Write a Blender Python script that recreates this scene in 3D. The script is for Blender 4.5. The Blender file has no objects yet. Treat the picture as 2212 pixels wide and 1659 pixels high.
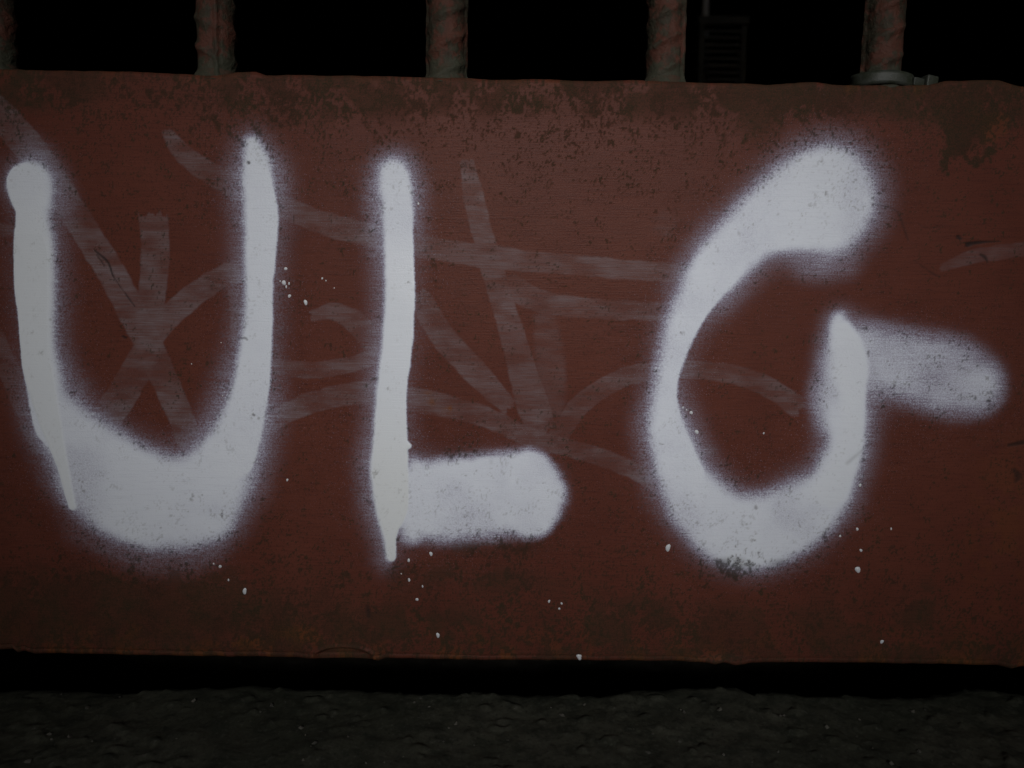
import bpy, math, random
import numpy as np
from mathutils import Vector, Matrix, Euler

random.seed(7)
np.random.seed(7)
scene = bpy.context.scene
col = scene.collection
R = math.radians

# ------------------------------------------------------------------ camera
CAM_D, CAM_Z, PITCH, ROLL, FPX = 0.351, 0.19, R(6.4), R(0.85), 1671.0
CW, CH = 2212.0, 1659.0                      # survey units of the photograph
cam_data = bpy.data.cameras.new("camera")
cam = bpy.data.objects.new("camera", cam_data)
col.objects.link(cam)
cam.location = (0.0, -CAM_D, CAM_Z)
cam.rotation_euler = (Matrix.Rotation(R(90) - PITCH, 3, 'X') @ Matrix.Rotation(ROLL, 3, 'Z')).to_euler()
cam_data.sensor_width = 36.0
cam_data.lens = 36.0 * FPX / CW
cam_data.clip_start, cam_data.clip_end = 0.01, 400.0
cam_data.dof.use_dof = True
cam_data.dof.focus_distance = 0.352
cam_data.dof.aperture_fstop = 11.0
scene.camera = cam
CAM_M = (Matrix.Rotation(R(90) - PITCH, 3, 'X') @ Matrix.Rotation(ROLL, 3, 'Z'))

# ------------------------------------------------------------------ sky, sun, exposure
SUN_EL, SUN_AZ = R(20.0), R(2.0)             # fairly low, from behind the photographer, a touch right
world = bpy.data.worlds.new("World")
scene.world = world
world.use_nodes = True
wn = world.node_tree.nodes
wl = world.node_tree.links
sky = wn.new("ShaderNodeTexSky")
sky.sky_type = 'NISHITA'
sky.sun_disc = False
sky.sun_elevation = SUN_EL
sky.sun_rotation = R(180) - SUN_AZ
wn["Background"].inputs[1].default_value = 0.05
wl.new(sky.outputs[0], wn["Background"].inputs[0])

sun_data = bpy.data.lights.new("sun", 'SUN')
sun_data.energy = 1.5
sun_data.angle = R(11.0)
sun_data.color = (1.0, 0.985, 0.965)
sun = bpy.data.objects.new("sun", sun_data)
col.objects.link(sun)
sd = Vector((-math.sin(SUN_AZ) * math.cos(SUN_EL), math.cos(SUN_AZ) * math.cos(SUN_EL), -math.sin(SUN_EL)))
sun.rotation_euler = sd.to_track_quat('-Z', 'Y').to_euler()
sun.location = (0, -6, 3)

scene.view_settings.view_transform = 'Standard'
scene.view_settings.look = 'None'
scene.view_settings.gamma = 1.0
scene.view_settings.exposure = 0.60
scene.view_settings.use_curve_mapping = False
scene.render.engine = 'CYCLES'
scene.cycles.max_bounces = 3
scene.cycles.diffuse_bounces = 2
scene.cycles.glossy_bounces = 2
scene.cycles.transmission_bounces = 0
scene.cycles.caustics_reflective = False
scene.cycles.caustics_refractive = False
scene.render.resolution_x, scene.render.resolution_y = 1024, 768


# ------------------------------------------------------------------ helpers
def at(px, py, Y=0.0):
    """where the sight line through a survey point meets the upright plane y = Y"""
    d = CAM_M @ Vector(((px - CW / 2) / FPX, -(py - CH / 2) / FPX, -1.0))
    t = (Y + CAM_D) / d.y
    return Vector((d.x * t, Y, CAM_Z + d.z * t))

def at_ground(px, py, Z=0.0):
    d = CAM_M @ Vector(((px - CW / 2) / FPX, -(py - CH / 2) / FPX, -1.0))
    t = (Z - CAM_Z) / d.z
    return Vector((d.x * t, -CAM_D + d.y * t, Z))

MM = 0.00021                                   # metres per survey unit on the panel

_rng = np.random.RandomState(11)
_tab = _rng.rand(256, 256)
def vnoise(x, y):
    xi = np.floor(x).astype(int); yi = np.floor(y).astype(int)
    fx = x - xi; fy = y - yi
    fx = fx * fx * (3 - 2 * fx); fy = fy * fy * (3 - 2 * fy)
    a = _tab[xi & 255, yi & 255]; b = _tab[(xi + 1) & 255, yi & 255]
    c = _tab[xi & 255, (yi + 1) & 255]; d = _tab[(xi + 1) & 255, (yi + 1) & 255]
    return (a * (1 - fx) + b * fx) * (1 - fy) + (c * (1 - fx) + d * fx) * fy

def fbm(x, y, o=4):
    s = 0.0; a = 0.5; t = 0.0
    for i in range(o):
        s = s + a * vnoise(x + 17.3 * i, y + 5.7 * i); t += a
        x = x * 2.03; y = y * 2.03; a *= 0.5
    return s / t

def sstep(e0, e1, x):
    t = np.clip((x - e0) / (e1 - e0), 0, 1)
    return t * t * (3 - 2 * t)

def mesh_np(name, co, quads, mat=None, parent=None, smooth=True, attrs=None):
    """one mesh object from arrays of points and quads"""
    me = bpy.data.meshes.new(name)
    co = np.asarray(co, dtype=np.float32); quads = np.asarray(quads, dtype=np.int32)
    me.vertices.add(len(co)); me.vertices.foreach_set("co", co.ravel())
    n = len(quads)
    me.loops.add(n * 4); me.loops.foreach_set("vertex_index", quads.ravel())
    me.polygons.add(n)
    me.polygons.foreach_set("loop_start", np.arange(0, n * 4, 4, dtype=np.int32))
    me.polygons.foreach_set("loop_total", np.full(n, 4, dtype=np.int32))
    if smooth:
        me.polygons.foreach_set("use_smooth", np.ones(n, dtype=bool))
    me.update(calc_edges=True)
    for k, v in (attrs or {}).items():
        a = me.attributes.new(k, 'FLOAT', 'POINT')
        a.data.foreach_set("value", np.asarray(v, dtype=np.float32))
    o = bpy.data.objects.new(name, me)
    col.objects.link(o)
    if mat: me.materials.append(mat)
    if parent: o.parent = parent
    return o

def mesh_py(name, vs, fs, mat=None, parent=None, smooth=False):
    me = bpy.data.meshes.new(name)
    me.from_pydata([tuple(v) for v in vs], [], fs)
    me.update()
    if smooth:
        for p in me.polygons: p.use_smooth = True
    o = bpy.data.objects.new(name, me)
    col.objects.link(o)
    if mat: me.materials.append(mat)
    if parent: o.parent = parent
    return o

def box_vf(x0, x1, y0, y1, z0, z1, base=0):
    v = [(x0, y0, z0), (x1, y0, z0), (x1, y1, z0), (x0, y1, z0), (x0, y0, z1), (x1, y0, z1), (x1, y1, z1), (x0, y1, z1)]
    f = [(0, 3, 2, 1), (4, 5, 6, 7), (0, 1, 5, 4), (1, 2, 6, 5), (2, 3, 7, 6), (3, 0, 4, 7)]
    return v, [tuple(i + base for i in q) for q in f]

def boxes(name, lst, mat, parent=None):
    V, F = [], []
    for b in lst:
        v, f = box_vf(*b, base=len(V)); V += v; F += f
    return mesh_py(name, V, F, mat, parent)

def empty(name, loc=(0, 0, 0)):
    o = bpy.data.objects.new(name, None)
    o.empty_display_size = 0.02
    col.objects.link(o); o.location = loc
    return o

def tag(o, label=None, cat=None, group=None, kind=None):
    if label: o["label"] = label
    if cat: o["category"] = cat
    if group: o["group"] = group
    if kind: o["kind"] = kind
    return o

class NT:
    """small wrapper for shader node trees"""
    def __init__(self, name):
        self.m = bpy.data.materials.new(name); self.m.use_nodes = True
        self.t = self.m.node_tree; self.n = self.t.nodes; self.l = self.t.links
        self.b = self.n["Principled BSDF"]
        self.tc = self.n.new("ShaderNodeTexCoord")
    def put(self, sock, v):
        if isinstance(v, bpy.types.NodeSocket): self.l.new(v, sock)
        elif isinstance(v, tuple) and len(v) == 3 and sock.type == 'RGBA': sock.default_value = (*v, 1)
        else: sock.default_value = v
    def noise(self, scale, detail=3.0, rough=0.55, stretch=(1, 1, 1), off=(0, 0, 0)):
        mp = self.n.new("ShaderNodeMapping")
        mp.inputs["Scale"].default_value = stretch; mp.inputs["Location"].default_value = off
        self.l.new(self.tc.outputs["Object"], mp.inputs[0])
        nz = self.n.new("ShaderNodeTexNoise")
        nz.inputs["Scale"].default_value = scale; nz.inputs["Detail"].default_value = detail
        nz.inputs["Roughness"].default_value = rough
        self.l.new(mp.outputs[0], nz.inputs["Vector"])
        return nz.outputs[0]
    def attr(self, name):
        a = self.n.new("ShaderNodeAttribute"); a.attribute_name = name
        return a.outputs["Fac"]
    def math(self, op, a, b=0.0, c=None, clamp=False):
        m = self.n.new("ShaderNodeMath"); m.operation = op; m.use_clamp = clamp
        self.put(m.inputs[0], a); self.put(m.inputs[1], b)
        if c is not None: self.put(m.inputs[2], c)
        return m.outputs[0]
    def ramp(self, v, lo, hi, a=0.0, b=1.0, smooth=True):
        r = self.n.new("ShaderNodeMapRange")
        r.interpolation_type = 'SMOOTHSTEP' if smooth else 'LINEAR'
        self.put(r.inputs[0], v)
        for i, k in enumerate((lo, hi, a, b)): self.put(r.inputs[i + 1], k)
        return r.outputs[0]
    def mix(self, f, a, b, blend='MIX'):
        m = self.n.new("ShaderNodeMix"); m.data_type = 'RGBA'; m.blend_type = blend
        self.put(m.inputs[0], f); self.put(m.inputs[6], a); self.put(m.inputs[7], b)
        return m.outputs[2]
    def bump(self, h, dist, strength=1.0, prev=None):
        b = self.n.new("ShaderNodeBump")
        b.inputs["Strength"].default_value = strength; b.inputs["Distance"].default_value = dist
        self.put(b.inputs["Height"], h)
        if prev is not None: self.l.new(prev, b.inputs["Normal"])
        return b.outputs[0]
    def out(self, color, rough, normal=None, spec=0.5, metal=0.0):
        self.put(self.b.inputs["Base Color"], color); self.put(self.b.inputs["Roughness"], rough)
        self.put(self.b.inputs["Specular IOR Level"], spec); self.b.inputs["Metallic"].default_value = metal
        if normal is not None: self.l.new(normal, self.b.inputs["Normal"])
        return self.m


# ------------------------------------------------------------------ materials
def mat_panel():
    s = NT("painted_steel")
    paint, ghost, gmask, rust, thick, mark, tone, dcol = [s.attr(k) for k in ("paint", "ghost", "dirt", "rust", "thick", "mark", "tone", "dirt_tone")]
    streak = s.noise(1.0, 2, 0.6, (70, 70, 1500))          # brush lines running along the panel
    grain = s.noise(1600, 2, 0.65)
    # red oxide coat
    c = s.mix(tone, (0.097, 0.0292, 0.0195), (0.127, 0.0398, 0.0265))
    c = s.mix(s.ramp(streak, 0.40, 0.75, 0.0, 0.40), c, (0.055, 0.018, 0.015))
    c = s.mix(s.ramp(grain, 0.55, 0.70, 0.0, 0.60), c, (0.030, 0.012, 0.010))
    # older half-scrubbed marker lines
    gst = s.ramp(streak, 0.3, 0.7, 0.50, 1.15)
    gm = s.math('MULTIPLY', s.math('MULTIPLY', ghost, gst), s.ramp(tone, 0.1, 0.7, 0.75, 1.0), clamp=True)
    c = s.mix(s.math('MULTIPLY', gm, 1.0, clamp=True), c, (0.180, 0.138, 0.146))
    c = s.mix(rust, c, (0.150, 0.052, 0.017))
    # white spray paint: dust at the rim, solid inside
    w = s.math('SUBTRACT', 1.0, s.math('ABSOLUTE', s.math('MULTIPLY_ADD', paint, 2.0, -1.0)))
    j = s.math('MULTIPLY', s.math('SUBTRACT', grain, 0.5), s.math('MULTIPLY', w, 0.95))
    st = s.math('MULTIPLY', s.math('SUBTRACT', streak, 0.5), s.math('MULTIPLY', w, 0.40))
    p = s.math('ADD', s.math('ADD', paint, j), st, clamp=True)
    cov = s.ramp(p, 0.06, 0.90)
    speck = s.math('MULTIPLY', s.ramp(s.noise(2300, 1), 0.66, 0.74), s.attr("dust"))
    cov = s.math('MAXIMUM', cov, s.math('MULTIPLY', speck, 0.42))
    wc = s.mix(s.ramp(p, 0.45, 0.98), (0.42, 0.43, 0.58), (0.745, 0.785, 0.87))
    wc = s.mix(s.ramp(streak, 0.46, 0.72, 0.0, 0.30), wc, (0.58, 0.61, 0.71))
    wc = s.mix(thick, wc, (0.75, 0.79, 0.855))
    wc = s.mix(s.attr("cream"), wc, (0.76, 0.79, 0.80))
    c = s.mix(cov, c, wc)
    # mould and dirt flecks, over everything
    c = s.mix(s.math('MULTIPLY', gmask, s.ramp(grain, 0.30, 0.60, 0.55, 0.95)), c, s.mix(dcol, (0.028, 0.027, 0.015), (0.034, 0.022, 0.014)))
    c = s.mix(mark, c, (0.020, 0.016, 0.015))
    # relief
    over = s.ramp(paint, 0.02, 0.5)
    h = s.math('MULTIPLY', grain, s.math('SUBTRACT', s.math('MULTIPLY_ADD', over, 0.75, 0.40), s.math('MULTIPLY', thick, 0.95)))
    n = s.bump(s.math('ADD', h, s.math('MULTIPLY', streak, 0.35)), 0.00042, 0.6)
    r = s.math('MULTIPLY_ADD', cov, -0.04, 0.42)
    r = s.math('SUBTRACT', r, s.math('MULTIPLY', thick, 0.14))
    r = s.math('ADD', r, s.math('MULTIPLY', gmask, 0.35), clamp=True)
    return s.out(c, r, n, s.math('MULTIPLY_ADD', thick, 0.30, 0.07))

def mat_bar():
    s = NT("rusty_red_bar")
    n1 = s.noise(110, 3, 0.65, (1, 1, 0.7)); n2 = s.noise(260, 3, 0.65, (1, 1, 1), (1, 5, 2))
    moss = s.attr("grime")
    c = s.mix(s.ramp(n1, 0.42, 0.58), (0.080, 0.030, 0.020), (0.036, 0.022, 0.014))
    c = s.mix(s.ramp(n2, 0.56, 0.70, 0, 0.8), c, (0.12, 0.050, 0.032))
    c = s.mix(s.ramp(s.math('ADD', s.math('MULTIPLY', n1, 0.5), s.math('MULTIPLY', n2, 0.5)), 0.47, 0.56, 0, 0.85), c, (0.034, 0.032, 0.021))
    mm = s.ramp(s.math('ADD', moss, s.math('MULTIPLY', s.math('SUBTRACT', n2, 0.5), 1.3)), 0.35, 0.75)
    c = s.mix(s.math('MULTIPLY', mm, 0.9), c, (0.042, 0.043, 0.029))
    n = s.bump(n2, 0.0012, 0.9)
    return s.out(c, 0.72, n, 0.25)

def mat_pavement():
    s = NT("mossy_concrete")
    n1 = s.noise(14, 2); n2 = s.noise(90, 3, 0.7); n3 = s.noise(500, 3, 0.7)
    c = s.mix(s.ramp(n1, 0.35, 0.65), (0.036, 0.039, 0.028), (0.056, 0.057, 0.043))
    c = s.mix(s.ramp(n2, 0.42, 0.66, 0, 0.75), c, (0.020, 0.023, 0.017))
    c = s.mix(s.ramp(n3, 0.54, 0.74, 0, 0.6), c, (0.09, 0.09, 0.078))
    c = s.mix(s.ramp(n3, 0.46, 0.30, 0, 0.7), c, (0.014, 0.016, 0.012))
    n = s.bump(s.math('ADD', n2, s.math('MULTIPLY', n3, 0.45)), 0.0011, 0.45)
    return s.out(c, 0.92, n, 0.15)

def mat_plain(name, a, b, scale, rough, bump=0.0, spec=0.3):
    s = NT(name)
    n1 = s.noise(scale, 5, 0.62); n2 = s.noise(scale * 9, 3)
    c = s.mix(s.ramp(n1, 0.35, 0.65), a, b)
    c = s.mix(s.ramp(n2, 0.55, 0.75, 0, 0.3), c, tuple(x * 0.6 for x in a))
    n = s.bump(n2, bump, 0.6) if bump else None
    return s.out(c, rough, n, spec)

M_PANEL = mat_panel()
M_BAR = mat_bar()
M_PAVE = mat_pavement()
M_WELD = mat_plain("mossy_weld", (0.040, 0.040, 0.027), (0.060, 0.034, 0.022), 130, 0.85, 0.0006)
M_DROP = mat_plain("white_paint_drop", (0.66, 0.68, 0.71), (0.60, 0.62, 0.66), 200, 0.35, 0.0, 0.45)
M_TIE = mat_plain("weathered_grey_plastic", (0.040, 0.044, 0.038), (0.022, 0.026, 0.016), 160, 0.55, 0.0002, 0.4)
M_SOIL = mat_plain("dark_soil", (0.045, 0.038, 0.028), (0.085, 0.075, 0.060), 45, 0.95, 0.004)
M_PEB = mat_plain("grey_grit", (0.06, 0.06, 0.052), (0.10, 0.095, 0.08), 120, 0.9, 0.001)
M_WALL = mat_plain("dark_shell_plaster", (0.085, 0.080, 0.075), (0.12, 0.115, 0.105), 3, 0.9, 0.004)  # dark coat for the added shell around the gate
M_SLAT = mat_plain("grey_slat_paint", (0.10, 0.10, 0.10), (0.07, 0.07, 0.07), 30, 0.6, 0.0005)
M_LOUVRE = mat_plain("grey_louvre_paint", (0.20, 0.195, 0.195), (0.15, 0.145, 0.145), 30, 0.6, 0.0005)
M_POLE = mat_plain("pale_pole_paint", (0.72, 0.73, 0.78), (0.66, 0.67, 0.72), 30, 0.5, 0.0004)

# ------------------------------------------------------------------ the setting
# street ground, and an added shell that shapes the light
def sheet(name, xs, ys, zf, mat):
    X, Y = np.meshgrid(xs, ys); Z = zf(X, Y)
    co = np.stack([X.ravel(), Y.ravel(), Z.ravel()], 1)
    nx, ny = len(xs), len(ys)
    i = np.arange(nx * ny).reshape(ny, nx)
    q = np.stack([i[:-1, :-1].ravel(), i[:-1, 1:].ravel(), i[1:, 1:].ravel(), i[1:, :-1].ravel()], 1)
    return mesh_np(name, co, q, mat)

xs = np.concatenate([np.linspace(-60, -0.6, 10)[:-1], np.arange(-0.6, 0.6, 0.006), np.linspace(0.6, 60, 10)])
ys = np.concatenate([np.linspace(-60, -0.2, 10)[:-1], np.arange(-0.2, 0.6, 0.006), np.linspace(0.6, 60, 10)])
GZ = -0.16
def soil_z(X, Y):
    near = np.exp(-((X / 0.8) ** 2 + ((Y - 0.15) / 0.5) ** 2))
    return GZ + near * (0.022 * (fbm(X * 14, Y * 14, 4) - 0.5) + 0.008 * (fbm(X * 70, Y * 70, 3) - 0.5))
ground = sheet("ground", xs, ys, soil_z, M_SOIL)
tag(ground, kind="structure")

# pavement slab with a broken rear lip under the gate
edge_px = [(-400, 1489), (0, 1489), (120, 1492), (233, 1489), (330, 1485), (433, 1481), (560, 1479), (650, 1483), (730, 1489), (850, 1490), (937, 1494),
           (1120, 1497), (1270, 1501), (1297, 1508), (1340, 1499), (1370, 1489), (1470, 1482), (1591, 1481), (1625, 1499), (1700, 1494),
           (1808, 1504), (1941, 1504), (2024, 1499), (2108, 1481), (2160, 1487), (2208, 1496), (2600, 1494)]
EX = [at_ground(*p).x for p in edge_px]; EY = [at_ground(*p).y for p in edge_px]
def edge_y(x):
    return np.interp(x, EX, EY) + 0.0035 * (fbm(x * 60, x * 0 + 3.1, 4) - 0.5) + 0.0018 * (fbm(x * 300, x * 0 + 8, 3) - 0.5)
px_ = np.concatenate([np.linspace(-3, -0.42, 40)[:-1], np.arange(-0.42, 0.42, 0.0014), np.linspace(0.42, 3, 40)])
tt = np.concatenate([-np.geomspace(2.0, 0.14, 24)[:-1], np.arange(-0.14, -0.0001, 0.0014), [0.0]])
skirt = [(0.0016, -0.0012), (0.0024, -0.004), (0.0026, -0.010), (0.002, -0.024), (0.0, -0.19)]
co = []
ey = edge_y(px_)
for t in tt:
    Y = ey * math.exp(t / 0.1) + t
    Z = 0.0034 * (fbm(px_ * 22 + 4, Y * 22, 4) - 0.5) + 0.0018 * (fbm(px_ * 95, Y * 95, 4) - 0.5) + 0.0005 * (fbm(px_ * 420, Y * 420, 2) - 0.5)
    bumpy = fbm(px_ * 190 + 9, Y * 190, 2)
    Z = Z + 0.0012 * sstep(0.66, 0.86, bumpy)
    if t > -0.004: Z = Z - 0.0012 * (1 + t / 0.004)
    Z = Z * (1.0 if t > -0.5 else max(0.0, (2.0 + t) / 1.5))
    co.append(np.stack([px_, Y, Z], 1))
last = co[-1]
for dy, dz in skirt:
    a = last.copy(); a[:, 1] += dy + 0.0015 * (fbm(px_ * 200, px_ * 0 + dz * 900, 3) - 0.5) * (1 if dy else 0)
    a[:, 2] += dz; co.append(a)
nx, ny = len(px_), len(co)
i = np.arange(nx * ny).reshape(ny, nx)
q = np.stack([i[:-1, :-1].ravel(), i[:-1, 1:].ravel(), i[1:, 1:].ravel(), i[1:, :-1].ravel()], 1)
tag(mesh_np("pavement", np.concatenate(co), q, M_PAVE), kind="structure")

# loose grit in the slot behind the lip and on the slab
GV, GF = [], []
ico = [(0, 0, 1), (0.9, 0, 0.1), (0.25, 0.85, 0), (-0.75, 0.5, 0.1), (-0.7, -0.55, 0), (0.3, -0.85, 0.1), (0, 0, -1)]
icf = [(0, 1, 2), (0, 2, 3), (0, 3, 4), (0, 4, 5), (0, 5, 1), (6, 2, 1), (6, 3, 2), (6, 4, 3), (6, 5, 4), (6, 1, 5)]
def grit(x, y, z, r):
    b = len(GV); a = random.random() * 6.28; sx, sy, sz = [random.uniform(0.6, 1.25) for _ in range(3)]
    for v in ico:
        p = Vector((v[0] * sx, v[1] * sy, v[2] * sz * 0.7)) * r
        p.rotate(Euler((random.uniform(-.4, .4), random.uniform(-.4, .4), a)))
        GV.append((x + p.x, y + p.y, z + p.z))
    GF.extend([tuple(k + b for k in f) for f in icf])
for k in range(420):
    x = random.uniform(-0.4, 0.4); y = random.uniform(0.03, 0.42)
    z = float(soil_z(np.array([x]), np.array([y]))[0])
    grit(x, y, z + 0.0005, random.choice([0.001, 0.0014, 0.002, 0.003]))
def slab_z(x, Y):
    x = np.array([x]); Y = np.array([Y])
    return float((0.0034 * (fbm(x * 22 + 4, Y * 22, 4) - 0.5) + 0.0018 * (fbm(x * 95, Y * 95, 4) - 0.5) + 0.0005 * (fbm(x * 420, Y * 420, 2) - 0.5))[0])
for k in range(260):
    x = random.uniform(-0.35, 0.35); y = random.uniform(-0.13, -0.002)
    grit(x, y, slab_z(x, y) + 0.0002, random.choice([0.0006, 0.0008, 0.0011, 0.0016]))
g = mesh_py("grit", GV, GF, M_PEB)
tag(g, "loose grey grit scattered in the dark slot under the gate and on the concrete", "grit", kind="stuff")

# added shell: wall opening narrows sun to a flash-like pool, rest blocks sky
OX, OZ, OW, OH, WY = 0.097, 0.957, 0.52, 0.40, -2.0
VX, VZ, VW, VH = 0.686, 2.16, 0.12, 0.12                   # added hole that sends weak sun onto the louvred panel and pole
X0, X1, ZT, YF = -3.0, 3.0, 2.6, 6.0
ox0, ox1, oz0, oz1 = OX - OW / 2, OX + OW / 2, OZ - OH / 2, OZ + OH / 2
vx0, vx1, vz0, vz1 = VX - VW / 2, VX + VW / 2, VZ - VH / 2, VZ + VH / 2
zs = 1.6
wall = boxes("sun_mask_wall", [
    (X0, ox0, WY - 0.18, WY, -0.3, zs), (ox1, X1, WY - 0.18, WY, -0.3, zs), (ox0, ox1, WY - 0.18, WY, -0.3, oz0), (ox0, ox1, WY - 0.18, WY, oz1, zs),
    (X0, vx0, WY - 0.18, WY, zs, ZT), (vx1, X1, WY - 0.18, WY, zs, ZT), (vx0, vx1, WY - 0.18, WY, zs, vz0), (vx0, vx1, WY - 0.18, WY, vz1, ZT)], M_WALL)
tag(wall, kind="structure")  # unseen, added to trim the sun to a bright centre
tag(boxes("sky_block_left", [(X0 - 0.18, X0, WY - 0.18, YF + 0.18, -0.3, ZT)], M_WALL), kind="structure")  # added out of view to stop sky light leaking in
tag(boxes("sky_block_right", [(X1, X1 + 0.18, WY - 0.18, YF + 0.18, -0.3, ZT)], M_WALL), kind="structure")  # added on the other side, also against sky light
tag(boxes("added_wall_far", [(X0, X1, YF, YF + 0.18, -0.3, ZT)], M_WALL), kind="structure")  # added so the view between the bars stays black
tag(boxes("sky_block_top", [(X0 - 0.2, X1 + 0.2, WY - 0.2, YF + 0.2, ZT + 0.002, ZT + 0.18)], M_WALL), kind="structure")  # unseen lid, added to block the sky overhead

# ------------------------------------------------------------------ the gate
gate = empty("steel_gate", (0, 0, 0))
tag(gate, "rust red steel gate with upright ribbed bars and a wide graffiti covered panel", "gate")

# --- outline of the panel (survey points -> panel metres)
top_px = [(-600, 140), (33, 147), (120, 150), (280, 152), (390, 157), (430, 160), (480, 159), (510, 153), (550, 152), (575, 160), (730, 160), (920, 164), (1008, 166),
          (1054, 170), (1154, 168), (1270, 172), (1387, 171), (1470, 174), (1592, 178), (1662, 180), (1762, 174), (1792, 178), (1828, 181),
          (2008, 181), (2048, 172), (2158, 170), (2192, 180), (2212, 184), (2800, 192)]
bot_px = [(-600, 1398), (0, 1406), (27, 1405), (36, 1413), (50, 1409), (70, 1414), (300, 1419), (640, 1423), (665, 1427), (737, 1425), (800, 1427), (816, 1430), (832, 1425),
          (1020, 1428), (1470, 1431), (1508, 1434), (1528, 1434), (1542, 1438), (1565, 1434), (1588, 1441), (1625, 1434), (1808, 1434), (2042, 1438), (2158, 1441), (2188, 1448), (2208, 1443), (2800, 1452)]
TX = [at(*p).x for p in top_px]; TZ = [at(*p).z for p in top_px]
BX = [at(*p).x for p in bot_px]; BZ = [at(*p).z for p in bot_px]
STEP = 0.00048
gx = np.concatenate([np.linspace(-0.75, -0.30, 60)[:-1], np.arange(-0.30, 0.30, STEP), np.linspace(0.30, 0.75, 60)])
ztop = np.interp(gx, TX, TZ) + 0.0010 * (fbm(gx * 120, gx * 0 + 1.5, 4) - 0.5)
zbot = np.interp(gx, BX, BZ) + 0.0009 * (fbm(gx * 150, gx * 0 + 7.5, 4) - 0.5)
nz = int(0.268 / STEP)
rr, TH = 0.0022, 0.020
ts = np.linspace(0, 1, nz)
GX, T = np.meshgrid(gx, ts)
FZ = (zbot + rr)[None, :] * (1 - T) + (ztop - rr)[None, :] * T      # flat face rows

# --- strokes -------------------------------------------------------
def catmull(pts, n=7):
    P = np.array(pts, dtype=float)
    if len(P) < 3:
        t = np.linspace(0, 1, n * 2)[:, None]
        return P[0] * (1 - t) + P[-1] * t
    P = np.vstack([2 * P[0] - P[1], P, 2 * P[-1] - P[-2]])
    out = []
    for k in range(1, len(P) - 2):
        t = np.linspace(0, 1, n, endpoint=False)[:, None]
        a, b, c, d = P[k - 1], P[k], P[k + 1], P[k + 2]
        out.append(0.5 * (2 * b + (c - a) * t + (2 * a - 5 * b + 4 * c - d) * t ** 2 + (3 * b - a - 3 * c + d) * t ** 3))
    return np.vstack(out + [P[-2][None]])

WOB = (fbm(GX * 260, FZ * 260, 3) - 0.5)         # uneven rims
WOB2 = (fbm(GX * 60 + 3, FZ * 60, 3) - 0.5)
def stroke(pts, pad, cut=False):
    """signed distance (m) to the rim of a stroke of changing width, and which side of it one is on"""
    pp = []
    for p in pts:
        w = at(p[0], p[1]); pp.append((w.x, w.z, p[2] * MM))
    C = catmull(pp)
    lo = (C[:, :2] - C[:, 2:3]).min(0) - pad; hi = (C[:, :2] + C[:, 2:3]).max(0) + pad
    c0, c1 = np.searchsorted(gx, [lo[0], hi[0]])
    rows = np.where((FZ[:, len(gx) // 2] > lo[1] - 0.006) & (FZ[:, len(gx) // 2] < hi[1] + 0.006))[0]
    if len(rows) == 0 or c1 <= c0: return None
    sl = (slice(rows[0], rows[-1] + 1), slice(c0, c1))
    x, z = GX[sl], FZ[sl]
    E = np.full(x.shape, 9.0); S = np.zeros(x.shape)
    for a, b in zip(C[:-1], C[1:]):
        d = b[:2] - a[:2]; L = float(d @ d) + 1e-12
        t = np.clip(((x - a[0]) * d[0] + (z - a[1]) * d[1]) / L, 0, 1)
        qx = x - (a[0] + t * d[0]); qz = z - (a[1] + t * d[1])
        e = np.sqrt(qx * qx + qz * qz) - (a[2] + t * (b[2] - a[2]))
        side = (d[0] * qz - d[1] * qx) / (np.sqrt(L) * (np.sqrt(qx * qx + qz * qz) + 1e-9))
        m = e < E
        E = np.where(m, e, E); S = np.where(m, side, S)
    if cut:                                        # square, ragged ends instead of round ones
        for p0, p1 in ((C[0], C[2]), (C[-1], C[-3])):
            d = p1[:2] - p0[:2]; d = d / (np.hypot(*d) + 1e-9)
            pr = (x - p0[0]) * d[0] + (z - p0[1]) * d[1]; cr = (x - p0[0]) * -d[1] + (z - p0[1]) * d[0]
            near = (x - p0[0]) ** 2 + (z - p0[1]) ** 2 < (2.2 * p0[2] + 3 * MM) ** 2
            rag = (fbm(cr * 900 + 40, pr * 60 + 3, 2) - 0.5) * 22 * MM
            E = np.where(near, np.maximum(E, -pr - 4 * MM + rag), E)
    return sl, E, S

A = {k: np.zeros(GX.shape) for k in ("paint", "ghost", "grime", "rust", "thick", "mark")}
LET = {}                                           # per letter: its own paint coverage

def spray(letter, pts, sl_=14, sr_=14, dens=1.0, halo=0.0, hw=60, wob=2.0, thick=0.0, halo_l=None, halo_r=None):
    """sl_/sr_: rim softness left and right of the travel direction, in survey units"""
    k = stroke(pts, (max(sl_, sr_) + 2.2 * hw) * MM)
    if k is None: return
    s, E, S = k
    soft = (sr_ + (sl_ - sr_) * sstep(-0.6, 0.6, S)) * MM
    E2 = E + WOB[s] * wob * 2 * MM + WOB2[s] * wob * 2.5 * MM
    d = dens * (1 - sstep(-1, 1, E2 / soft))
    hl = halo if halo_l is None else halo_l; hr = halo if halo_r is None else halo_r
    hh = (hr + (hl - hr) * sstep(-0.6, 0.6, S)) * np.exp(-(np.maximum(E, 0) / (0.82 * hw * MM)) ** 1.4)
    A["paint"][s] = 1 - (1 - A["paint"][s]) * (1 - d) * (1 - hh)
    if thick: A["thick"][s] = np.maximum(A["thick"][s], thick * (1 - sstep(-1.2, 0.3, E2 / np.maximum(soft, 3 * MM))))
    if letter:
        if letter not in LET: LET[letter] = np.zeros(GX.shape)
        LET[letter][s] = np.maximum(LET[letter][s], d)

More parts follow.
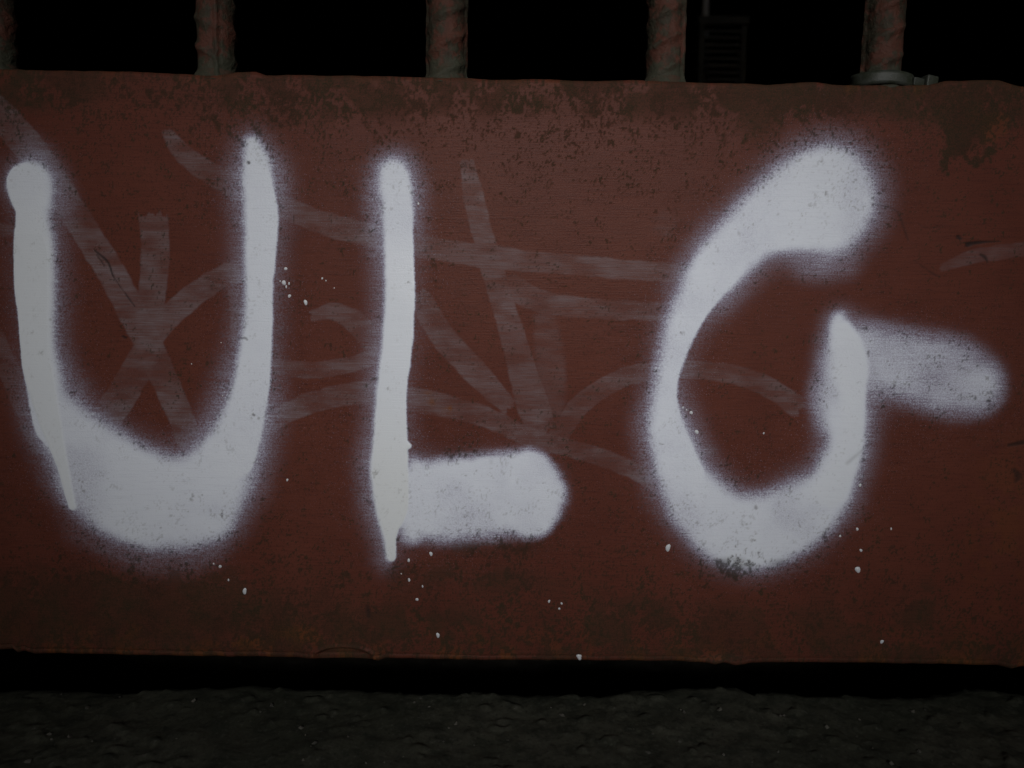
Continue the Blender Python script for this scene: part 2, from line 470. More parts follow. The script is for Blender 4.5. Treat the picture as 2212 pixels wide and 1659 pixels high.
# letter U
spray("U", [(62, 400, 47), (66, 430, 42), (68, 456, 34), (71, 510, 40), (73, 553, 44), (74, 619, 44), (77, 686, 39), (82, 772, 36), (92, 830, 36)],
      18, 3.0, 1.0, halo_l=0.42, halo_r=0.20, hw=62, wob=1.6, thick=0.9)
spray("U", [(60, 398, 40), (60, 404, 40)], 16, 16, 1.0, 0.2, 26)
spray("U", [(88, 800, 36), (97, 846, 40), (118, 915, 46), (150, 960, 40)], 20, 4, 1.0, hw=40, halo_r=0.15, halo_l=0.2)
spray("U", [(86, 800, 32), (96, 860, 30), (110, 915, 25), (124, 965, 18), (138, 1015, 13), (148, 1058, 11), (157, 1093, 9.5)], 6, 2, 1.0, wob=1.2, thick=0.9, hw=10)
spray("U", [(546, 308, 14), (553, 345, 24), (559, 390, 30)], 13, 15, 1.0, 0.30, 50)
spray("U", [(558, 385, 26), (563, 430, 33), (565, 470, 36), (563, 540, 33), (560, 620, 30), (557, 700, 32), (549, 780, 36), (540, 850, 40), (522, 920, 46), (496, 985, 55)],
      4, 13, 1.0, halo_l=0.30, halo_r=0.42, hw=58, wob=1.3, thick=0.12)
spray("U", [(530, 900, 38), (500, 975, 52), (455, 1045, 76), (385, 1086, 98), (290, 1062, 98), (205, 995, 84), (145, 925, 58)], 30, 28, 1.0, 0.38, 62, 2.0)
spray("U", [(420, 1105, 62), (452, 1110, 50)], 26, 26, 0.95, 0.25, 40)
spray("U", [(190, 1050, 60), (240, 1090, 60), (330, 1110, 74)], 28, 28, 0.92, 0.25, 40)
# letter L
spray("L", [(856, 385, 24), (860, 420, 27), (861, 474, 30)], 9, 16, 1.0, 0.25, 45)
spray("L", [(860, 440, 24), (861, 474, 30), (861, 541, 33), (864, 608, 33), (863, 674, 32), (859, 741, 34), (848, 827, 33), (844, 901, 36), (843, 960, 39),
            (841, 1010, 42), (843, 1060, 40), (846, 1101, 35), (842, 1140, 20), (843, 1170, 13.5), (845, 1202, 11)], 3.0, 9, 1.0, halo_l=0.24, halo_r=0.46, hw=52, wob=1.6, thick=0.9)
spray("L", [(850, 372, 24), (853, 400, 26)], 20, 20, 1.0, 0.35, 45)
spray("L", [(874, 962, 12), (882, 963, 7)], 2, 2, 1.0, wob=0.6, thick=1.0, hw=8)
spray("L", [(948, 1083, 90), (1010, 1075, 94), (1105, 1066, 95), (1130, 1063, 88)], 20, 30, 0.93, 0.22, 44, 4.0)
spray("L", [(896, 1010, 22), (900, 1090, 40), (890, 1150, 24)], 18, 26, 0.9, 0.0, 30)
spray("L", [(1146, 1016, 48), (1166, 1062, 50), (1152, 1114, 50)], 15, 15, 0.92, 0.0, 20)
# letter G
spray("G", [(1778, 432, 96), (1722, 446, 90), (1640, 488, 66), (1590, 535, 54), (1540, 597, 45)], 17, 24, 1.0, 0.34, 52)
spray("G", [(1562, 566, 47), (1540, 597, 44), (1487, 674, 38), (1460, 742, 31), (1441, 812, 26), (1436, 872, 28), (1447, 940, 37), (1474, 1026, 48)],
      5, 24, 1.0, halo_l=0.30, halo_r=0.36, hw=52, wob=1.2)
spray("G", [(1790, 420, 92), (1790, 440, 92), (1800, 480, 60)], 24, 24, 1.0, 0.40, 60)
spray("G", [(1447, 930, 34), (1474, 1026, 46), (1512, 1092, 66), (1580, 1143, 82), (1655, 1146, 84), (1735, 1106, 72), (1790, 1058, 48), (1828, 975, 34), (1838, 905, 31)], 27, 22, 1.0, 0.36, 55, 1.6)
spray("G", [(1790, 1058, 44), (1829, 975, 32), (1838, 905, 30), (1837, 850, 33), (1835, 795, 41), (1828, 750, 35), (1818, 716, 22)], 22, 8, 1.0, halo_l=0.36, halo_r=0.25, hw=42, wob=1.2, thick=0.35)
spray("G", [(1822, 735, 24), (1815, 705, 19), (1812, 690, 14)], 14, 14, 1.0, 0.2, 30)
spray("G", [(1800, 800, 26), (1790, 850, 32), (1800, 900, 26)], 34, 34, 0.75, 0.2, 40)
spray("G", [(1880, 772, 66), (1960, 790, 70), (2050, 815, 76), (2095, 832, 64)], 34, 38, 0.66, 0.28, 46, 2.0)
spray("G", [(2060, 838, 40), (2120, 842, 44)], 30, 30, 0.45, 0.0, 30)
spray(None, [(1745, 585, 20), (1830, 580, 20)], 40, 40, 0.30, 0.0, 30)
spray(None, [(150, 1160, 20), (330, 1230, 20), (450, 1215, 20)], 60, 60, 0.20, 0.0, 30)
spray(None, [(780, 1000, 20), (790, 1120, 20)], 70, 70, 0.07, 0.0, 30)
spray(None, [(20, 260, 10), (80, 330, 20), (150, 450, 20)], 40, 40, 0.16, 0.0, 30)

def ghost(pts, dens=1.0, soft=2.2):
    k = stroke(pts, 12 * MM, True)
    if k is None: return
    s, E, S = k
    d = dens * (1 - sstep(-1, 1, (E - 1.0 * MM + WOB[s] * 6 * MM) / (soft * MM)))
    A["ghost"][s] = np.maximum(A["ghost"][s], d * 0.66) + 0.10 * np.minimum(A["ghost"][s], d)
ghost([(-30, 215, 31), (60, 315, 32), (150, 445, 29), (240, 590, 30), (325, 755, 30), (372, 860, 28), (412, 960, 26)], 1.0)
ghost([(331, 468, 29), (335, 540, 30), (328, 640, 28), (318, 725, 27)], 0.9)
ghost([(306, 770, 24), (345, 706, 24), (415, 640, 24), (480, 598, 22), (530, 580, 22)], 0.9)
ghost([(498, 600, 10), (508, 660, 13), (514, 730, 14)], 0.6)
ghost([(318, 755, 30), (272, 838, 31), (222, 915, 32)], 0.9)
ghost([(361, 285, 9), (392, 328, 18), (440, 365, 22), (500, 398, 24), (548, 412, 24)], 0.85)
ghost([(596, 440, 20), (700, 482, 23), (830, 515, 24), (960, 540, 23), (1100, 560, 22), (1300, 578, 20), (1490, 592, 19)], 0.95)
ghost([(1009, 352, 14), (1024, 430, 20), (1052, 540, 22), (1085, 650, 24), (1120, 770, 28), (1150, 870, 34), (1170, 930, 30)], 0.9)
ghost([(1176, 680, 22), (1186, 760, 30), (1190, 840, 32), (1184, 910, 30)], 0.5, 8)
ghost([(1098, 616, 26), (1160, 648, 24), (1250, 664, 21), (1425, 674, 18)], 0.75)
ghost([(678, 682, 11), (720, 672, 17), (770, 698, 24), (822, 755, 24)], 0.7)
ghost([(588, 793, 16), (680, 800, 17), (760, 787, 16), (815, 768, 15)], 0.75)
ghost([(582, 912, 18), (660, 874, 22), (740, 854, 23), (812, 848, 24), (900, 862, 23), (980, 880, 22), (1060, 905, 22), (1150, 945, 20), (1300, 988, 18), (1410, 1036, 18)], 0.85)
ghost([(880, 866, 20), (970, 880, 22), (1050, 897, 18)], 0.6)
ghost([(905, 640, 24), (960, 730, 26), (1030, 806, 26), (1098, 878, 18)], 0.95)
ghost([(1200, 950, 22), (1256, 872, 21), (1340, 818, 20), (1430, 800, 19), (1540, 803, 19), (1640, 826, 20), (1725, 880, 22)], 0.75)
ghost([(-30, 690, 20), (40, 850, 24), (90, 970, 24)], 0.7)
ghost([(-30, 497, 13), (40, 495, 12)], 0.5)
ghost([(2036, 578, 8), (2110, 553, 14), (2240, 535, 15)], 0.42)
ghost([(1425, 478, 20), (1450, 492, 20)], 0.28, 14)

# --- dirt, rust, dark scratches
def S(px, py):
    w = at(px, py); return w.x, w.z
def blot(key, px, py, rx, ry, v):
    x, z = S(px, py)
    g_ = np.exp(-(((GX - x) / (rx * MM)) ** 2 + ((FZ - z) / (ry * MM)) ** 2))
    A[key] = np.maximum(A[key], g_ * v) if key == "mark" else A[key] + g_ * v
dt = (ztop[None, :] - FZ) / MM; db = (FZ - zbot[None, :]) / MM
A["grime"] += 0.95 * np.exp(-(dt / 85) ** 1.5) * (0.55 + 0.8 * fbm(GX * 22, FZ * 22, 3))
A["grime"] += 0.66 * np.exp(-(db / 130) ** 1.6) * (0.5 + 0.8 * fbm(GX * 18 + 7, FZ * 18, 3))
A["grime"] += 0.02 + 0.09 * np.exp(-(db / 330) ** 2)
for b in [(60, 200, 120, 40, .35), (560, 230, 110, 60, .30), (760, 235, 150, 55, .22), (1130, 215, 140, 45, .55), (1420, 225, 150, 50, .30), (1720, 215, 150, 45, .50), (2090, 280, 70, 60, .5), (2130, 215, 110, 40, .45),
          (1960, 215, 80, 30, .4), (1640, 290, 50, 40, .35), (120, 1290, 230, 70, .75), (330, 1320, 340, 65, .75), (520, 1370, 200, 40, .40), (60, 1370, 160, 60, .30), (900, 1350, 200, 70, .36),
          (1120, 1250, 200, 45, .36), (1990, 1320, 32, 60, .85), (1580, 1225, 60, 28, .75), (1690, 1215, 40, 16, .40), (1010, 978, 110, 16, .48), (1060, 1182, 160, 22, .62), (370, 1190, 110, 18, .34),
          (310, 965, 100, 14, .25), (1010, 1110, 18, 14, .5), (1600, 1330, 300, 70, .30), (1060, 1000, 10, 10, .4), (2180, 400, 60, 160, .18), (930, 1240, 170, 35, .40), (640, 1230, 120, 50, .25), (1350, 1330, 150, 60, .25), (1900, 1250, 200, 90, .22), (2140, 860, 60, 50, .30), (2060, 880, 60, 30, .3)]:
    blot("grime", *b)
A["rust"] += 0.9 * np.exp(-(db / 16) ** 2) + 0.35 * np.exp(-(db / 70) ** 2) + 0.35 * np.exp(-(dt / 14) ** 2)
for b in [(240, 1360, 60, 18, .8), (410, 1310, 14, 12, .8), (230, 1320, 12, 12, .8), (520, 1385, 60, 18, .7), (640, 1370, 60, 20, .7), (2120, 300, 60, 30, .4), (936, 868, 9, 8, 1.0), (972, 884, 12, 9, 1.1), (925, 848, 8, 5, .7),
          (1850, 190, 70, 12, .7), (1960, 195, 40, 16, .8), (1000, 870, 30, 12, .4), (2150, 250, 60, 30, .4), (2170, 1150, 80, 200, .35)]:
    blot("rust", *b)
def scratch(pts, v=0.85, soft=1.2):
    k = stroke(pts, 6 * MM)
    if k is None: return
    s, E, _ = k
    A["mark"][s] = np.maximum(A["mark"][s], v * (1 - sstep(-1, 1, (E + WOB[s] * 3 * MM) / (soft * MM))))
scratch([(203, 540, .8), (232, 566, 2.4), (246, 600, 1.0), (290, 662, .7)], .8)
scratch([(208, 550, .6), (225, 575, .8)], .7)
scratch([(264, 726, 1.5), (272, 730, 2.0)], .8)
scratch([(2070, 512, 4), (2076, 516, 2)], .8, 2)
scratch([(2090, 528, 5), (2110, 524, 3), (2160, 521, .8)], .85, 2)
scratch([(2118, 550, 2), (2128, 556, 4), (2134, 568, 1.5)], .75, 2)
scratch([(1885, 440, 1.5), (1935, 455, 2), (1955, 500, 2.4), (1962, 520, 1.5)], .4, 2.5)
scratch([(1980, 480, 1), (2000, 492, 2), (2030, 490, 1)], .35, 2.5)
scratch([(1974, 562, 1), (2010, 588, 2), (2028, 597, 1)], .4, 2)
scratch([(2180, 962, 4), (2215, 955, 5)], .7, 3)
scratch([(2192, 1015, 5), (2200, 1028, 7), (2195, 1040, 4)], .6, 4)
scratch([(1830, 1000, 3), (1880, 958, 3)], .25, 5)
scratch([(536, 350, 2), (538, 352, 3)], .8, 1.5)
scratch([(522, 312, 2), (526, 315, 2.4)], .7, 1.5)
scratch([(514, 733, 1), (528, 730, 1.6), (534, 734, 1)], .6, 1.5)
scratch([(393, 978, 2), (396, 982, 2.5)], .6, 2)
scratch([(256, 938, 2), (260, 940, 2)], .6, 2)
scratch([(1424, 958, 1), (1432, 960, 1.2)], .6, 1.5)
scratch([(1004, 352, .8), (1007, 362, 1.2)], .6, 1)
scratch([(793, 1310, 4), (797, 1330, 5)], .55, 4)
scratch([(812, 1322, 2), (813, 1324, 2)], .6, 2)
for k in range(30):                                  # stray pits in the paint
    x, y = random.choice([(random.uniform(180, 470), random.uniform(1000, 1170)), (random.uniform(890, 1210), random.uniform(985, 1165)), (random.uniform(1900, 2160), random.uniform(720, 890))])
    scratch([(x, y, random.uniform(.5, 1.5)), (x + random.uniform(-2, 3), y + random.uniform(-1, 1), random.uniform(.4, 1.3))], random.uniform(.35, .7), 1.3)

A["thick"] *= np.where((GX > S(700, 400)[0]) & (GX < S(1000, 400)[0]), sstep(S(860, 440)[1], S(860, 640)[1], FZ), 1.0)
A["thick"] *= np.where(GX < S(300, 400)[0], 0.15 + 0.85 * sstep(S(60, 360)[1], S(60, 560)[1], FZ), 1.0)
def blur(v, n):
    for ax in (0, 1):
        c = np.cumsum(np.concatenate([np.repeat(v.take([0], ax), n + 1, ax), v, np.repeat(v.take([-1], ax), n, ax)], ax), ax, dtype=np.float64)
        a_ = [slice(None)] * 2; b_ = [slice(None)] * 2
        a_[ax] = slice(2 * n + 1, None); b_[ax] = slice(0, -2 * n - 1)
        v = (c[tuple(a_)] - c[tuple(b_)]) / (2 * n + 1)
    return v
A["dust"] = np.clip(blur(blur(A["paint"], 34), 34) * 2.0, 0, 1)      # stray droplets carried past the rim
# fields that need no more than the mesh's own resolution
def con(v, k):
    return np.clip((v - 0.5) * k + 0.5, 0, 1)
FX, FY = GX * 1.0, FZ * 1.0
f1 = con(fbm(FX * 760, FY * 520, 3), 2.0); f2 = con(fbm(FX * 210 + 31, FY * 210, 4), 2.0); f3 = con(fbm(FX * 45 + 11, FY * 45, 3), 1.7)
fl = 0.50 * f1 + 0.28 * f2 + 0.22 * f3
A["grime"] = np.minimum(A["grime"], 0.74 + 0.08 * f3)
A["dirt"] = sstep(0.0, 0.22, fl - (0.84 - 0.53 * A["grime"])) * 0.90
A["ghost"] *= (0.35 + 0.85 * con(fbm(FX * 90 + 9, FY * 260, 4), 2.6)) * (0.72 + 0.5 * con(fbm(FX * 30 + 1, FY * 30, 2), 2.0))          # scrubbed unevenly
A["paint"] *= 1 - 0.20 * con(fbm(FX * 45 + 2, FY * 45, 4), 1.8) * (1 - A["thick"])   # uneven passes
film = sstep(0.30, 0.85, A["grime"]) * (0.22 + 0.78 * sstep(0.34, 0.60, con(fbm(FX * 95 + 21, FY * 95, 5), 2.0))) * 0.66           # thin brown veil between the flecks
A["dirt"] = np.maximum(A["dirt"], film)
px2, pz2 = S(2088, 268)                                # the big flaked patch at upper right
e_ = np.sqrt(((GX - px2) / (58 * MM)) ** 2 + ((FZ - pz2) / (74 * MM)) ** 2) + 1.1 * (f2 - 0.5) + 0.5 * (f3 - 0.5)
A["dirt"] = np.maximum(A["dirt"], 0.92 * (1 - sstep(0.92, 1.04, e_)))
px2, pz2 = S(1715, 205)
e_ = np.sqrt(((GX - px2) / (120 * MM)) ** 2 + ((FZ - pz2) / (34 * MM)) ** 2) + 1.3 * (f2 - 0.5) + 0.6 * (f3 - 0.5)
A["dirt"] = np.maximum(A["dirt"], 0.8 * (1 - sstep(0.85, 1.05, e_)))
px2, pz2 = S(300, 1335)                                # mossy stain at lower left
e_ = np.sqrt(((GX - px2) / (420 * MM)) ** 2 + ((FZ - pz2) / (100 * MM)) ** 2) + 0.7 * (f2 - 0.5) + 0.9 * (f3 - 0.5)
A["dirt"] = np.maximum(A["dirt"], (0.50 + 0.40 * f2) * (1 - sstep(0.55, 1.15, e_)) * (1 - 0.6 * np.clip(A["rust"], 0, 1)))
P_ = 0.22 + 0.62 * np.exp(-(db / 250) ** 2) + 0.55 * np.exp(-(dt / 170) ** 2)
pep = con(fbm(FX * 1250 + 60, FY * 1050, 2), 2.0) * 0.8 + 0.2 * f2
A["dirt"] = np.maximum(A["dirt"], 0.85 * sstep(0.0, 0.12, pep - (0.93 - 0.31 * P_)) * (1 - 0.75 * sstep(0.6, 0.95, A["paint"])))
A["dirt_tone"] = con(fbm(FX * 60 + 5, FY * 60, 3), 2.2)
A["tone"] = np.clip(0.5 * con(fbm(FX * 9, FY * 9, 3), 2) + 0.5 * con(fbm(FX * 70, FY * 70, 4), 1.5), 0, 1)
A["rust"] = np.clip(A["rust"], 0, 1.2) * sstep(0.45, 0.70, con(fbm(FX * 130 + 3, FY * 130, 4), 1.8)) * 0.8
del A["grime"]
zc_ = S(843, 930)[1]; xc_ = S(500, 930)[0]
A["cream"] = A["thick"] * np.where(GX < xc_, 0.35, np.where(GX < S(1200, 930)[0], 0.75 * sstep(zc_ + 0.03, zc_ - 0.03, FZ), 0.2))

# --- relief of the face
RY = 0.0007 * (fbm(GX * 7, FZ * 7, 3) - 0.5) * 2
RY = RY + 0.00022 * (fbm(GX * 60, FZ * 60, 3) - 0.5)
lip = np.exp(-((db - 14) / 2.2) ** 2) * (0.4 + 0.6 * sstep(0.25, -0.15, GX))
RY = RY + 0.0005 * lip                                # crease above the rolled lower lip
bx, bz = S(742, 1424)
bl = np.sqrt(((GX - bx) / (72 * MM)) ** 2 + ((FZ - bz) / (30 * MM)) ** 2)
RY = RY + 0.0016 * (1 - sstep(0.75, 1.0, bl)) - 0.0008 * np.exp(-((bl - 1.0) / 0.10) ** 2)
bx, bz = S(1560, 1428)
RY = RY - 0.0012 * np.exp(-(((GX - bx) / (60 * MM)) ** 2 + ((FZ - bz) / (10 * MM)) ** 2))
RY = RY - 0.00035 * A["thick"] - 0.0001 * sstep(0.5, 1, A["paint"])
RY = RY + 0.00025 * A["mark"] - 0.00006 * A["dirt"]

# rows: back edge, underside, lower roll, face, upper roll, top, back edge
def row(y, z): return np.stack([gx, np.full_like(gx, y) if np.isscalar(y) else y, z], 1)
rows = [row(TH, zbot + 0.001), row(rr + 0.004, zbot)]
for a in (0, 22, 45, 68):
    a = R(a); rows.append(row(rr - rr * math.sin(a) + RY[0] * math.sin(a), zbot + rr - rr * math.cos(a)))
n0 = len(rows)
for k in range(nz): rows.append(row(RY[k], FZ[k]))
for a in (22, 45, 68, 90):
    a = R(a); rows.append(row(rr - rr * math.cos(a) + RY[-1] * math.cos(a), ztop - rr + rr * math.sin(a)))
rows += [row(rr + 0.004, ztop), row(TH, ztop - 0.001)]
n1 = len(rows) - n0 - nz
nr, nc = len(rows), len(gx)
idx = np.arange(nr * nc).reshape(nr, nc)
idx2 = np.vstack([idx, idx[:1]])                      # close round the back
Q = np.stack([idx2[:-1, :-1].ravel(), idx2[:-1, 1:].ravel(), idx2[1:, 1:].ravel(), idx2[1:, :-1].ravel()], 1)
full = {k: np.vstack([np.repeat(v[:1], n0, 0), v, np.repeat(v[-1:], n1, 0)]).ravel() for k, v in A.items()}
panel = mesh_np("panel", np.concatenate(rows), Q, M_PANEL, gate, True, full)
panel["label"] = "rust red painted sheet panel of the gate with white graffiti"

# --- the three letters: skins of paint lying on the panel
for ch, lab in (("U", "white spray painted letter U with a drip at lower left"), ("L", "white spray painted letter L with a drip below its stem"),
                ("G", "white spray painted letter G with a blurred bar to the right")):
    m = LET[ch] > 0.42
    fm = m[:-1, :-1] & m[:-1, 1:] & m[1:, 1:] & m[1:, :-1]
    ii = np.arange(GX.size).reshape(GX.shape)
    q = np.stack([ii[:-1, :-1][fm], ii[:-1, 1:][fm], ii[1:, 1:][fm], ii[1:, :-1][fm]], 1)
    used, inv = np.unique(q.ravel(), return_inverse=True)
    q = inv.reshape(-1, 4)
    lift = 0.00004 + 0.00006 * sstep(0.42, 0.8, LET[ch].ravel()[used])
    co = np.stack([GX.ravel()[used], RY.ravel()[used] - lift, FZ.ravel()[used]], 1)
    o = mesh_np("letter", co, q, M_PANEL, panel, True, {k: v.ravel()[used] for k, v in A.items()})
    o["label"] = lab

# --- spatter: small domes of paint
drops = [(617, 580, 4), (613, 610, 5), (624, 612, 2.6), (618, 619, 2.6), (605, 607, 2), (625, 639, 4), (660, 653, 5), (696, 601, 2.6), (904, 440, 2.6), (620, 1037, 3), (475, 1224, 4),
         (461, 1218, 2.2), (493, 1253, 3), (528, 1277, 6), (883, 1210, 4), (931, 1196, 4.6), (884, 1252, 3.6), (913, 1266, 2.6), (867, 1239, 2), (901, 1294, 4), (946, 1371, 5), (1186, 1298, 3.4),
         (1213, 1303, 3), (1208, 1314, 3), (1251, 1418, 7), (1443, 1182, 7), (1493, 891, 4), (1505, 933, 5), (1475, 880, 2.6), (1483, 885, 2), (1858, 1048, 4), (1853, 1230, 7), (1860, 1189, 4),
         (1852, 1143, 4), (1815, 1158, 3), (1905, 1386, 5), (1925, 1142, 2.6), (1650, 936, 2.4), (704, 606, 1.8), (722, 622, 1.6), (480, 855, 1.6), (413, 786, 1.6), (477, 740, 1.5)]
seg, rings = 12, 3
def dome(r):
    V, F = [(0, -0.42 * r, 0)], []
    ph = random.uniform(0, 6); el = random.uniform(1.0, 1.35); tail = random.uniform(0, 0.35)
    for k in range(1, rings + 1):
        f = k / rings
        for j in range(seg):
            a = 2 * math.pi * j / seg
            w = 1 + 0.14 * math.sin(2 * a + ph) + 0.08 * math.sin(3 * a + 2 * ph)
            zz = math.sin(a) * r * f * w * el
            if zz < 0: zz *= 1 + tail
            V.append((math.cos(a) * r * f * w, -0.42 * r * math.sqrt(max(0, 1 - f * f)) + (0.00012 if k == rings else 0), zz))
    for j in range(seg): F.append((0, 1 + (j + 1) % seg, 1 + j))
    for k in range(rings - 1):
        for j in range(seg):
            a = 1 + k * seg + j; b = 1 + k * seg + (j + 1) % seg
            F.append((a, b, b + seg, a + seg))
    return V, F
def face_y(x, z):
    c = int(np.searchsorted(gx, x)); r_ = int(np.searchsorted(FZ[:, c], z))
    return float(RY[min(r_, nz - 1), c])
for px, py, r in drops:
    w = at(px, py)
    V, F = dome(r * 0.88 * MM)
    o = mesh_py("paint_droplet", V, F, M_DROP, panel, True)
    o.location = (w.x, face_y(w.x, w.z), w.z)

# --- ribbed bars standing on the panel, each with its weld
def rebar(name, rad, length, phase, hand, rib_phase, parent, loc, lean):
    na, nh = 72, int(length / 0.0007)
    hs = np.concatenate([np.linspace(-0.006, 0.10, int(0.106 / 0.0007)), np.linspace(0.101, length, 60)])
    ang = np.linspace(0, 2 * math.pi, na, endpoint=False)
    Aa, H = np.meshgrid(ang, hs)
    u = (Aa - phase) % (2 * math.pi)
    # two long ribs
    dl = np.minimum(np.minimum(u, 2 * math.pi - u), np.abs(u - math.pi))
    long_rib = 0.00125 * np.exp(-(dl / 0.10) ** 4)
    # crescent ribs between them, slanting
    v = np.where(u < math.pi, u, u - math.pi) / math.pi          # 0..1 between long ribs
    sgn = np.where(u < math.pi, 1.0, -1.0 if hand == 0 else 1.0) * (1 if hand >= 0 else -1)
    pitch = 0.0122
    w = ((H + sgn * v * 0.0115 + rib_phase + np.where(u < math.pi, 0, 0.004)) / pitch) % 1.0
    cres = 0.0012 * np.exp(-((w - 0.5) / 0.15) ** 2) * np.clip(np.sin(math.pi * v), 0, 1) ** 0.45
    rough = 0.0007 * (fbm(Aa * 4 + phase * 9, H * 220, 4) - 0.5)
    Rr = rad + long_rib + cres + rough
    Rr = Rr + 0.0012 * np.exp(-(np.maximum(H, 0) / 0.0022) ** 2)  # flare into the weld
    X = np.cos(Aa) * Rr + lean[0] * H; Y = np.sin(Aa) * Rr + lean[1] * H
    co = np.stack([X.ravel(), Y.ravel(), H.ravel()], 1)
    n_h = len(hs)
    i = np.arange(n_h * na).reshape(n_h, na); i2 = np.hstack([i, i[:, :1]])
    q = np.stack([i2[:-1, :-1].ravel(), i2[:-1, 1:].ravel(), i2[1:, 1:].ravel(), i2[1:, :-1].ravel()], 1)
    moss = np.exp(-(np.maximum(H, 0) / 0.011) ** 1.5) * 0.95 + 0.25 * (fbm(Aa * 2 + 3 * phase, H * 60, 3))
    o = mesh_np(name, co, q, M_BAR, parent, True, {"grime": moss.ravel()})
    o.location = loc
    return o

def weld(parent, r0, seed, skew=0.0):
    na, nh = 40, 7
    V, F = [], []
    for k in range(nh):
        f = k / (nh - 1)
        for j in range(na):
            a = 2 * math.pi * j / na
            l = float(fbm(np.array([math.cos(a) * 2.2 + seed * 3]), np.array([math.sin(a) * 2.2 + seed]), 3)[0])
            r = r0 + (0.0008 + 0.0030 * l + skew * max(0, -math.cos(a)) * 0.002) * (1 - f) ** 1.6 + 0.0003
            V.append((math.cos(a) * r, math.sin(a) * r, -0.0015 + (0.0042 + 0.002 * l) * f))
    for k in range(nh - 1):
        for j in range(na):
            a = k * na + j; b = k * na + (j + 1) % na
            F.append((a, b, b + na, a + na))
    return mesh_py("weld", V, F, M_WELD, parent, True)

BAR_Y = 0.0105
RAD = 0.0081
bar_spec = [(-475, 157, 0.4, 1, 0.0), (-9, 154, 4.75, 1, 0.002), (466, 160, 5.05, 1, 0.006), (964, 166, 0.02, 0, 0.004), (1436, 174, 5.75, -1, 0.003), (1904, 181, 0.05, -1, 0.0085), (2385, 186, 0.9, 1, 0.001)]
bar_at = []
for px, py, ph, hand, rp in bar_spec:
    w = at(px, py, BAR_Y - 0.002)
    zt = float(np.interp(w.x, gx, ztop))
    loc = (w.x, BAR_Y, zt - 0.0006)
    lean = (0.012, 0) if px == 1904 else (0.0, 0.0)
    b = rebar("bar", RAD, 0.62, ph, hand, rp, gate, loc, lean)
    wd = weld(b, RAD, px * 0.013, 1.0 if px in (1436, -9) else 0.2)
    bar_at.append(loc)
zr = bar_at[3][2] + 0.60
rail = boxes("top_rail", [(-0.75, 0.75, -0.006, 0.028, zr, zr + 0.04)], M_BAR, gate)

# ------------------------------------------------------------------ cable tie round the foot of the bar at right
tx, ty, tz = bar_at[5]
tie = empty("cable_tie", (tx, ty, tz))
tag(tie, "weathered grey cable tie looped round the foot of the rightmost bar", "cable tie")
V, F = [], []
na = 64
for j in range(na):
    a = 2 * math.pi * j / na
    pull = max(0.0, math.cos(a + 0.35)) ** 3 * 0.0035 + max(0.0, -math.cos(a)) ** 2 * 0.0022
    ro = 0.0106 + pull; ri = ro - 0.0013
    zc = 0.0036 - math.cos(a) * 0.0006 + 0.0003 * math.sin(3 * a)
    hh = 0.0029
    for r_, z_ in ((ro - 0.0003, zc - hh), (ro + 0.0002, zc - hh * 0.5), (ro - 0.0002, zc + hh * 0.15), (ro, zc + hh * 0.4), (ro - 0.0004, zc + hh), (ri, zc + hh), (ri, zc - hh)):
        V.append((math.cos(a) * r_, math.sin(a) * r_, z_))
for j in range(na):
    for k in range(7):
        a = j * 7 + k; b = j * 7 + (k + 1) % 7; c = ((j + 1) % na) * 7 + (k + 1) % 7; d = ((j + 1) % na) * 7 + k
        F.append((a, d, c, b))
mesh_py("strap", V, F, M_TIE, tie, True)
def rounded_block(name, c, half, mat, parent, rz=0, ry=0, bev=0.0007):
    import bmesh
    bm = bmesh.new(); bmesh.ops.create_cube(bm, size=2.0)
    for v in bm.verts: v.co = Vector((v.co.x * half[0], v.co.y * half[1], v.co.z * half[2]))
    bmesh.ops.bevel(bm, geom=list(bm.edges), offset=bev, segments=3, affect='EDGES', profile=0.6)
    me = bpy.data.meshes.new(name); bm.to_mesh(me); bm.free()
    for p in me.polygons: p.use_smooth = True
    o = bpy.data.objects.new(name, me); col.objects.link(o); me.materials.append(mat); o.parent = parent
    o.location = c; o.rotation_euler = (0, ry, rz)
    return o
rounded_block("strap_tail", (0.0150, -0.0075, 0.0022), (0.0045, 0.0007, 0.0018), M_TIE, tie, R(18), R(4), 0.0004)
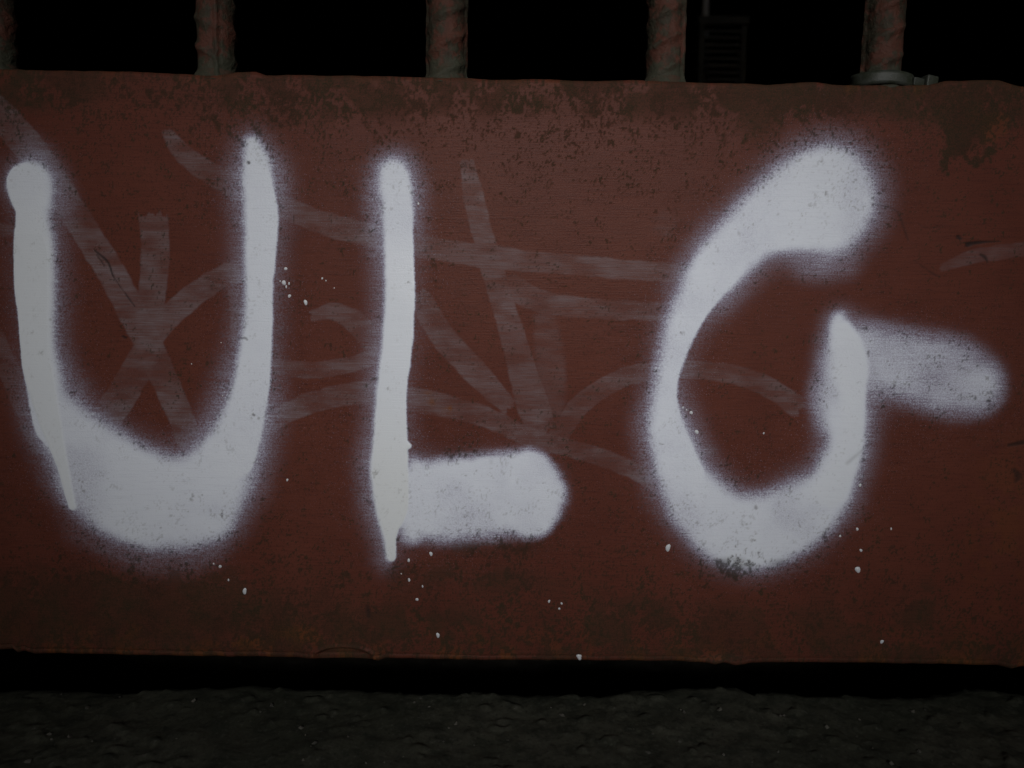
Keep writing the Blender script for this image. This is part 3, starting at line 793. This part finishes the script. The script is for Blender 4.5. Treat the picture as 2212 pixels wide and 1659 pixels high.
rounded_block("head", (0.0188, -0.0066, 0.0022), (0.0029, 0.0026, 0.0030), M_TIE, tie, R(12), R(6), 0.0009)

# ------------------------------------------------------------------ dim things beyond the bars
BY = 1.7
lp = empty("louvred_panel", at(1560, 150, BY)); lp.location.z = GZ
tag(lp, "dim grey louvred panel standing in the dark beyond the bars", "louvred panel")
a0, a1 = at(1508, 60, BY), at(1610, 40, BY)
z1 = at(1560, 42, BY).z; zb = GZ
cx = (a0.x + a1.x) / 2; hw = (a1.x - a0.x) / 2
for (n_, x0, x1_) in (("frame_post", -hw, -hw + 0.012), ("frame_post", hw - 0.012, hw)):
    boxes(n_, [(x0, x1_, -0.02, 0.02, 0, z1 - zb - 0.020)], M_SLAT, lp)
boxes("frame_top", [(-hw - 0.004, hw + 0.004, -0.025, 0.025, z1 - zb - 0.018, z1 - zb)], M_SLAT, lp)
lp.location = (cx, BY, zb)
pitch_s = (at(1560, 60, BY).z - at(1560, 75, BY).z)
k = 0; z = z1 - zb - 0.028
while z > 0.03:
    V, F = [], []
    for (yy, zz) in ((-0.018, -0.008), (0.012, 0.006), (0.012, 0.009), (-0.018, -0.005)):
        V += [(-hw + 0.0125, yy, zz), (hw - 0.0125, yy, zz)]
    F = [(0, 1, 3, 2), (2, 3, 5, 4), (4, 5, 7, 6), (6, 7, 1, 0), (0, 2, 4, 6), (1, 7, 5, 3)]
    o = mesh_py("slat", V, F, M_LOUVRE, lp); o.location = (0, 0, z)
    z -= pitch_s
pw = at(1524, 45, BY + 0.08)
pr = 11 * MM / 0.351 * (BY + 0.43) * 0.5 * 1.2
V, F = [], []
for zz in (GZ, 2.55):
    for j in range(20):
        V.append((math.cos(j * math.pi / 10) * pr, math.sin(j * math.pi / 10) * pr, zz - GZ))
for j in range(20): F.append((j, (j + 1) % 20, 20 + (j + 1) % 20, 20 + j))
F.append(tuple(range(20, 40)))
pole = mesh_py("pole", V, F, M_POLE, None, True)
pole.location = (pw.x, BY + 0.08, GZ)
tag(pole, "thin pale upright pole rising behind the dim louvred panel", "pole")
